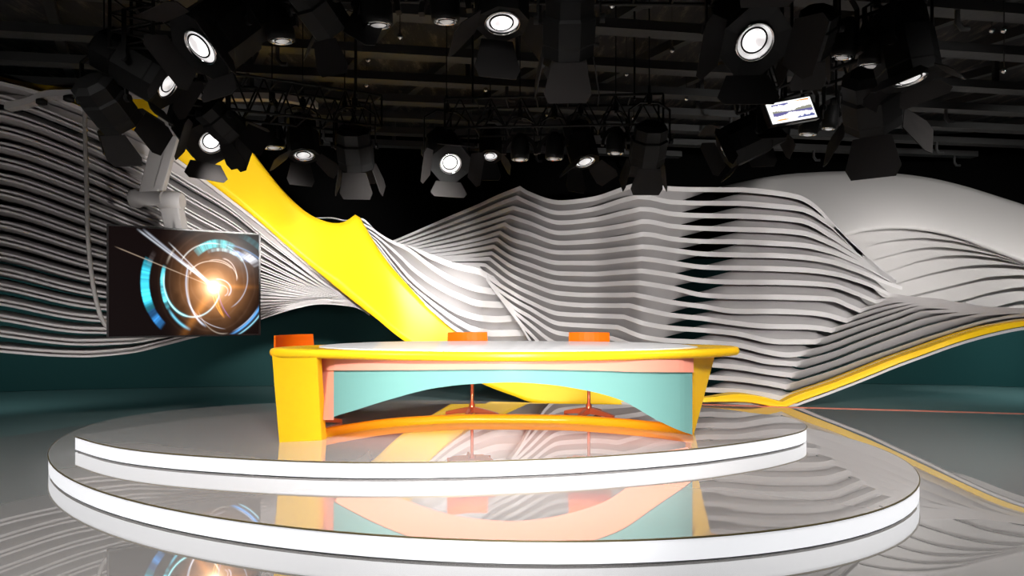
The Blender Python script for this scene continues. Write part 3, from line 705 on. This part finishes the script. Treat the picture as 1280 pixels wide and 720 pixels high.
m.loft([[p+V(0,-.05,.035), p+V(0,.05,.035), p+V(0,.05,-.035), p+V(0,-.05,-.035)] for p in [Vector(t) for t in smooth_path([tuple(p) for p in pts], 5)]])
orail = m.build('overhead_rail', M['arm'], ar)
for px, py in ((52,124),(86,120)):
    m = MB(); m.turn([(.03,0),(.05,.01),(.05,.05),(.03,.06)], (0,0,-1), P(px,py,6.38), 16)
    m.build('rail_bolt', M['truss'], orail)
pill(P(215,146,6.62), P(216,118,6.62), .12, .12, 'rail_hanger')
m = MB(); m.bar(P(216,118,6.62), V(P(216,118,6.62).x, 6.62, 4.5), .06, .06, V(0,1,0)); m.build('drop_post', M['truss'], ar)
m = MB(); pts = [(106,119,6.5),(106.5,165,6.45),(108,220,6.4),(109,270,6.35),(111,310,6.3),(115.5,350,6.25),(122,382,6.2),(129,402,6.18),(140,415,6.2)]
m.tube(smooth_path([tuple(P(*p)) for p in pts], 5), .022, 8)
tag(m.build('power_cable', M['cable'], None, loc=P(108,220,6.4)), 'thick grey cable hanging from the overhead rail to the television', 'cable')

# ---------------------------------------------------------------- trusses
def truss(name, label, a, b, h, wd, n):
    """box truss from a to b (points on the lower front chord)"""
    a, b = Vector(a), Vector(b); d_ = (b-a).normalized(); s_ = V(-d_.y, d_.x, 0).normalized()*wd
    upv = V(0,0,h) if abs(d_.z) < .8 else V(0,0,0)
    if abs(d_.z) >= .8: upv = V(h,0,0); s_ = V(0,wd,0)
    t = thing(name, label, 'truss', (a+b)/2, 'lighting trusses under the ceiling')
    for o_ in (V(0,0,0), upv, s_, s_+upv):
        m = MB(); m.tube([a+o_, b+o_], .014, 6); m.build('chord', M['truss'], t)
    m = MB()
    for base in (V(0,0,0), s_):
        for i in range(n):
            p0, p1, pm = a.lerp(b,i/n)+base, a.lerp(b,(i+1)/n)+base, a.lerp(b,(i+.5)/n)+base+upv
            m.tube([p0,pm], .009, 5); m.tube([pm,p1], .009, 5)
    for i in range(n+1):
        p = a.lerp(b,i/n); m.tube([p,p+s_], .008, 5); m.tube([p+upv,p+s_+upv], .008, 5)
    for e in (a, b):
        for o_ in (V(0,0,0), s_): m.tube([e+o_, e+o_+upv], .012, 5)
    m.build('lattice', M['truss'], t)
    if upv.z:
        for k, e in enumerate((a.lerp(b,.12), a.lerp(b,.88))):
            m = MB(); m.tube([e+upv+s_*.5, V((e+s_*.5).x,(e+s_*.5).y,4.5)], .012, 6); m.build('hanger', M['truss'], t)
    return t
truss('lighting_truss', 'dark lattice truss carrying the row of lamps above the yellow ribbon', P(232,130,5.0), P(477,158,6.0), .31, .3, 7)
truss('lighting_truss', 'dark lattice truss carrying the row of lamps above the grey slatted wall', P(556,160,5.95), P(829,155,5.75), .29, .3, 7)
truss('lighting_truss', 'dark lattice truss above the small bright monitor', P(918,128,4.6), P(1165,44,4.1), .3, .3, 8)
truss('lighting_truss', 'dark upright lattice truss column above the black lamp near the arm', P(137,60,4.4), P(137,-70,4.4), .32, .25, 6)
truss('lighting_truss', 'dark lattice truss at the top carrying the big front lamps', P(300,-28,3.9), P(1010,-22,3.7), .28, .28, 14)

# ---------------------------------------------------------------- stage lamps
def lamp(px, py, rpx, rho, di, D, kind, glow, label, doors=(.5,.5,.5,.5), zt=None, fat=1.0, dl=1.5):
    c = P(px, py, D); r = rpx*D/F; v = (c - V(0,0,H)).normalized()
    rt = V(1,0,0) - v*v.x; rt.normalize(); u = rt.cross(v); u = u if u.z > 0 else -u
    k = math.hypot(*di) or 1
    d_ = (rt*(di[0]/k) - u*(di[1]/k))*math.sqrt(max(0,1-rho*rho)) - v*rho; d_.normalize()
    sx = V(0,0,1).cross(d_)
    sx = sx.normalized() if sx.length > .05 else V(1,0,0)
    sy = d_.cross(sx)
    t = thing('stage_lamp', label, 'lamp', c, 'stage lamps under the ceiling')
    B = max(1.6*r, .125)*fat
    if kind == 'F':
        m = MB(); L = B*(2.6 if rho > 0 else 1.9)
        m.turn([(r*1.05,.0),(r*1.12,.035),(B,.05),(B,-.02),(B*1.02,-.03),(B*1.02,-L*.55),(B*.92,-L*.6),(B*.92,-L*.9),(B*.6,-L),(.01,-L)], d_, c - d_*.03, 8, smooth=False, x=sx)
        m.build('housing', M['black'], t)
        for i, dop in enumerate(doors):
            if dop is None: continue
            e, w = ((sy,sx),(-sy,sx),(sx,sy),(-sx,sy))[i]
            ax = (d_*math.cos(dop) + e*math.sin(dop)); nn_ = (e*math.cos(dop) - d_*math.sin(dop))
            h0 = c + d_*.02 + e*B*.92; Ld = B*dl
            pl = [h0 + w*B*.62, h0 - w*B*.62, h0 + ax*Ld*.75 - w*B*.9, h0 + ax*Ld - w*B*.72, h0 + ax*Ld + w*B*.72, h0 + ax*Ld*.75 + w*B*.9]
            m = MB(); m.loft([pl, [p + nn_*.006 for p in pl]]); m.build('barn_door', M['black2'], t)
    else:
        m = MB(); L = B*1.9
        m.turn([(r*1.08,.0),(r*1.12,.02),(r*1.25,.02),(r*1.3,-.02),(r*1.35,-L*.4),(r*1.1,-L*.75),(r*.5,-L),(.01,-L)], d_, c - d_*.01, 20, x=sx)
        m.build('housing', M['black'], t)
        m = MB(); q0 = c - d_*.04; rg = []
        for j in range(13):
            a = math.pi*j/12
            e_ = (sx*math.cos(a) + V(0,0,1)*math.sin(a)*1.1)
            rg.append([q0 + e_*B*1.12 + V(0,-.03,0), q0 + e_*B*1.42 + V(0,-.03,0), q0 + e_*B*1.42 + V(0,.03,0), q0 + e_*B*1.12 + V(0,.03,0)])
        m.loft(rg); m.build('hood', M['black2'], t)
    m = MB(); m.turn([(r*1.0,-.01),(r*1.08,.0),(r*1.08,.018),(r*.98,.02),(r*.94,.0)], d_, c, 28, x=sx); lr = m.build('lens_ring', M['chrome'], t)
    m = MB(); m.turn([(r*.97,-.004),(r*.9,.006),(r*.8,.008),(.002,.008)], d_, c, 28, x=sx); m.build('reflector', LENS['mid' if glow == 'hot' else glow], lr)
    oc = c + (V(0,0,1) - d_*d_.z - sx*.5)*r*.13
    m = MB(); m.turn([(r*.74,.004),(r*.74,.014),(r*.66,.017),(r*.66,.010)], d_, oc, 24, x=sx); m.build('lens_gasket', M['black2'], lr)
    m = MB(); m.turn([(r*.66,.004),(r*.62,.016),(r*.4,.024),(.002,.028)], d_, oc, 24, x=sx); m.build('lens', LENS[glow], lr)
    # yoke and hanging clamp
    pv = c - d_*B*1.1; top = pv + V(0,0,B*2.1)
    m = MB()
    for s_ in (-1,1):
        m.bar(pv + sx*B*1.12*s_, pv + sx*B*1.12*s_ + V(0,0,B*1.7), .03, .012, sx); m.bar(pv + sx*B*1.12*s_ + V(0,0,B*1.7), top + sx*B*.5*s_, .03, .012, sx)
        m.turn([(.03,0),(.03,.03)], sx*s_, pv + sx*B*1.1*s_, 10)
    m.bar(top - sx*B*.52, top + sx*B*.52, .03, .012); m.build('yoke', M['black'], t)
    m = MB(); m.tube([top - V(0,0,.02), top + V(0,0,.16)], .016, 8); m.tube([top + V(0,0,.1), V(top.x, top.y, 4.495)], .006, 6); m.turn([(.03,0),(.03,.08)], (0,0,1), top, 10); m.build('clamp', M['black'], t)
    return t
lamp(252,58,21,.6,(-.84,.54),3.9,'F','hot','big black lamp with tilted lens shining down beside the lattice column', (.75,.6,.6,.6), fat=1.25, dl=.7)
lamp(208,105,17,.5,(.82,.57),4.6,'F','mid','black lamp with narrow grey lens right above the jointed arm', (.5,.5,.6,.6), fat=1.2, dl=.6)
lamp(264,177,14.5,.85,(.5,.7),5.4,'F','hot','black lamp with round lens just over the yellow ribbon', (.9,.8,.8,.8), fat=1.3, dl=.75)
lamp(150,150,17,-.45,(.45,.85),4.7,'F','low','black lamp with closed shutters turned away, beside the grey rail', (.3,.3,.3,.3))
lamp(290,165,13,-.3,(.6,.7),5.3,'F','low','black lamp body behind the round lamp over the yellow ribbon', (.4,.4,.4,.4))
lamp(352,49,13,.28,(0,1),4.2,'P','low','small hooded lamp with flat lens between two big black lamps')
lamp(412,30,17,-.4,(.5,.8),3.9,'F','low','black lamp turned away beside the hooded lamps at the top edge', (.6,.6,.9,.9))
lamp(472,29,15,.28,(0,1),3.9,'P','low','hooded lamp with thin glowing lens, top edge above the ribbon peak')
lamp(557,24,14,.27,(0,1),3.9,'P','low','hooded lamp with thin glowing lens next to the open shutter lamp')
lamp(628,27,21,.6,(.05,1),3.8,'F','hot','black lamp with open shutters and bright oval lens, top centre', (None,.15,.75,.75))
lamp(710,62,19,-.35,(0,1),3.75,'F','low','large black lamp with shutters closed like a box, top centre', (.1,.05,.2,.2), fat=1.1)
lamp(943,52,22,.9,(.4,.4),3.75,'F','hot','largest black lamp with blazing round lens at the top', (1.0,.7,.9,.9), fat=1.25, dl=.9)
lamp(1012,62,15,-.5,(-.1,1),4.0,'F','low','black lamp with square shutters turned away beside the blazing lamp', (.1,.1,.2,.2))
lamp(1053,69,11,.25,(0,1),4.2,'P','low','hooded lamp, inner one of the close pair beside the slanting truss')
lamp(1090,80,13,.22,(0,1),4.2,'P','low','hooded lamp, outer one of the close pair beside the slanting truss')
lamp(1137,97,18,.35,(.35,.9),4.1,'F','mid','black lamp with long tilted oval lens above the big shutters', (.8,.8,.8,.8), fat=1.2, dl=.7)
lamp(1092,150,19,-.55,(.25,1),4.6,'F','low','black lamp with large open shutters turned away above the domed panel', (.6,.6,.6,.6), fat=1.1)
lamp(563,204,13,.9,(.2,.5),5.9,'F','hot','bright round lamp at the start of the far row, before the slatted wall', (.4,.7,.7,.7), fat=1.25, dl=.8)
lamp(613,194,8.5,.6,(0,1),6.3,'F','mid','small shuttered lamp second in the far row next to the bright one', (None,.25,.5,.5))
lamp(380,193,12,.5,(0,1),5.9,'F','mid','black lamp with spread shutters and oval lens beside the yellow ribbon', (None,.25,.85,.85))
lamp(342,183,11,.22,(0,1),5.9,'P','low','hooded lamp nearest the yellow ribbon in the far row')
lamp(432,188,9,.2,(0,1),6.0,'P','low','hooded lamp between the spread shutters and the boxy lamp')
lamp(446,206,14,-.35,(0.05,1),5.9,'F','low','boxy black lamp turned away above the ribbon peak', (.15,.1,.2,.3))
lamp(650,198,9,.2,(0,1),6.0,'P','low','hooded lamp just above the tallest grey ridge in the far row')
lamp(693,197,9,.2,(0,1),6.0,'P','low','hooded lamp above the dip of the grey slats')
lamp(731,201,12,.45,(.3,.95),5.9,'F','mid','tilted lamp with oval lens and spread shutters in the far row', (None,.3,.8,.8))
lamp(769,190,9,.2,(0,1),5.9,'P','low','hooded lamp between the tilted lamp and the last boxy lamp')
lamp(808,200,14,-.4,(-.1,1),5.8,'F','low','boxy black lamp ending the far row, turned away over the slats', (.15,.1,.2,.2))
lamp(910,185,14,.35,(-.9,.45),5.0,'F','mid','black lamp with slim tilted lens facing aside below the monitor', (.5,.5,.5,.5), fat=1.2, dl=.7)
lamp(957,168,10,.6,(.2,.9),5.0,'F','mid','black lamp with half-hidden lens close under the bright monitor', (.4,.3,.4,.4))
lamp(1010,166,9,.2,(0,1),5.2,'P','low','hooded lamp right below the small bright monitor')
lamp(1036,159,7,.2,(0,1),5.4,'P','low','smallest hooded lamp beside the monitor corner')

# small hanging monitor
mo = thing('small_monitor', 'small bright white monitor hanging between the lamps above the slatted wall', 'monitor', P(988,138,4.7))
k4 = [P(957,131,4.7), P(1012,120.5,4.75), P(1021.5,146,4.72), P(966,155.5,4.67)]
def mq(u, v, d_=0): return k4[0].lerp(k4[1],u).lerp(k4[3].lerp(k4[2],u),v) + V(0,d_,0)
m = MB(); m.loft([[mq(-.05,-.08,.004),mq(1.05,-.08,.004),mq(1.05,1.08,.004),mq(-.05,1.08,.004)], [mq(-.05,-.08,.06),mq(1.05,-.08,.06),mq(1.05,1.08,.06),mq(-.05,1.08,.06)]]); m.build('casing', M['bezel'], mo)
m = MB(); p = mq(.5,.1,.05); m.tube([p, V(p.x,p.y+.02,p.z+.6)], .015, 8); m.build('hanger', M['truss'], mo)
def mon_fn(u, v):
    c = [1.0,1.0,1.0]
    def pt(col, k):
        for i in range(3): c[i] = lerp(c[i], col[i], clamp(k))
    w = .10*abs(math.sin(math.pi*(u*1.0+.5)))+.02
    dd = abs(v-.52-.03*math.sin(u*6))
    if .08 < u < .97 and dd < w + .03*hsh(round(u*60)): pt((.12,.11,.28) if v > .5 else (.25,.25,.2), 1)
    if .6 < u < .95 and .05 < v < .05+.08*(u-.55)*2+.02*hsh(round(u*50)): pt((.75,.3,.05), 1)
    if .1 < u < .48 and .08 < v < .13+.06*hsh(round(u*26)): pt((.1,.1,.3), 1)
    if .1 < u < .4 and .9 > v > .88-.06*math.sin(math.pi*(u-.1)/.3): pt((.7,.35,.05), 1)
    if .58 < u < .97 and .9 > v > .84-.10*hsh(round(u*40)): pt((.1,.12,.3), 1)
    if math.hypot((u-.55)*1.9, v-.36) < .13 or math.hypot((u-.47)*1.9, v-.68) < .14: c[:] = [1,1,1]
    return c
picture_grid('screen', lambda u, v: mq(u,v), 90, 50, mon_fn, vcol_mat('monitor_picture', 1.3), mo)

# ---------------------------------------------------------------- light
def spot(px, py, D, target, power, size=60, blend=.8, rad=.12, col=(1,.97,.94)):
    l = bpy.data.lights.new('set_spot', 'SPOT'); l.energy = power; l.spot_size = math.radians(size); l.spot_blend = blend; l.shadow_soft_size = rad; l.color = col  # spots stand apart from the modelled lamp lenses
    o = bpy.data.objects.new('set_spot', l); C.objects.link(o)
    o.location = P(px, py, D) if D else Vector((px))
    o.rotation_euler = (Vector(target)-o.location).to_track_quat('-Z','Y').to_euler()
    return o
def spot3(loc, target, power, **k):
    o = spot(640, 387, 1, target, power, **k); o.location = loc
    o.rotation_euler = (Vector(target)-Vector(loc)).to_track_quat('-Z','Y').to_euler(); return o
spot3((-.4,4.3,2.5), (-2.0,8.5,1.95), 1500, size=44, rad=.2)       # onto ribbon and folds
spot3((-1.9,5.2,2.15), (-3.5,7.8,2.75), 360, size=56, rad=.1)  # added spot to brighten the upper ribbon
spot3((-.6,6.3,2.6), (-.7,8.7,.95), 300, size=56, rad=.15)
spot3((5.4,.2,2.1), (3.4,8.6,1.55), 2050, size=47, rad=.25)         # slats, from an added low spot off to the side
spot3((1.0,6.5,3.5), (1.3,8.8,1.3), 40, size=110, rad=.2)
spot3((7.2,2.6,.9), (5.8,8.3,.45), 200, size=40, rad=.15)  # added spot out of view, brightens the low yellow strip
spot3((6.6,5.0,3.3), (7.0,9.2,2.3), 520, size=62, rad=.3)           # domed panel
spot3((.1,1.6,3.2), (0,5.0,.7), 950, size=56, rad=.3)              # desk front
spot3((0,-.8,1.95), (0,5.0,.75), 420, size=34, rad=.3, blend=1)  # added low front spot for the desk, no lamp there
spot3((0,-.6,1.25), (0,5.9,.3), 1200, size=32, rad=.2, blend=1)  # added low spot putting white light on the desk rail
spot3((-2.6,5.3,2.6), (-3.5,7.7,2.0), 170, size=48, rad=.15)
spot3((-3.0,.6,.7), (-4.9,7,2.0), 250, size=50, rad=.15)  # added low spot out of view, picks out the double-edged slats
spot3((-3.4,1.2,4.2), (-3.2,4.2,0), 1300, size=80, rad=.5)          # added overhead fill for floor and tiers
spot3((4.5,2.6,4.2), (4.2,4.4,0), 1150, size=96, rad=.5)
spot3((0,.6,4.2), (0,3.4,0), 560, size=84, rad=.5)
spot3((8.8,8.3,1.7), (7.2,10.8,.2), 160, size=110, rad=.3, col=(.7,1,1))   # wall wash
spot3((-7.2,7.2,1.8), (-7.6,10,.2), 80, size=110, rad=.3, col=(.7,1,1))

wd = bpy.data.worlds.new('studio'); bpy.context.scene.world = wd; wd.use_nodes = True
wd.node_tree.nodes['Background'].inputs[0].default_value = (.01,.011,.012,1); wd.node_tree.nodes['Background'].inputs[1].default_value = .3
cam = bpy.data.cameras.new('camera'); co = bpy.data.objects.new('camera', cam); C.objects.link(co)
co.location = (0,0,H); co.rotation_euler = (math.pi/2,0,0); cam.sensor_width = 36; cam.lens = F/1280*36; cam.shift_y = (HY-360)/1280
cam.clip_start = .05
S = bpy.context.scene; S.camera = co
S.view_settings.view_transform = 'Standard'; S.view_settings.look = 'None'; S.view_settings.gamma = 1; S.view_settings.use_curve_mapping = False
S.view_settings.exposure = 0.0
try:
    S.cycles.use_denoising = True; S.cycles.use_adaptive_sampling = False; S.cycles.sample_clamp_indirect = 4.0; S.cycles.use_light_tree = False; S.cycles.caustics_reflective = False; S.cycles.caustics_refractive = False; S.cycles.blur_glossy = 0
except Exception: pass
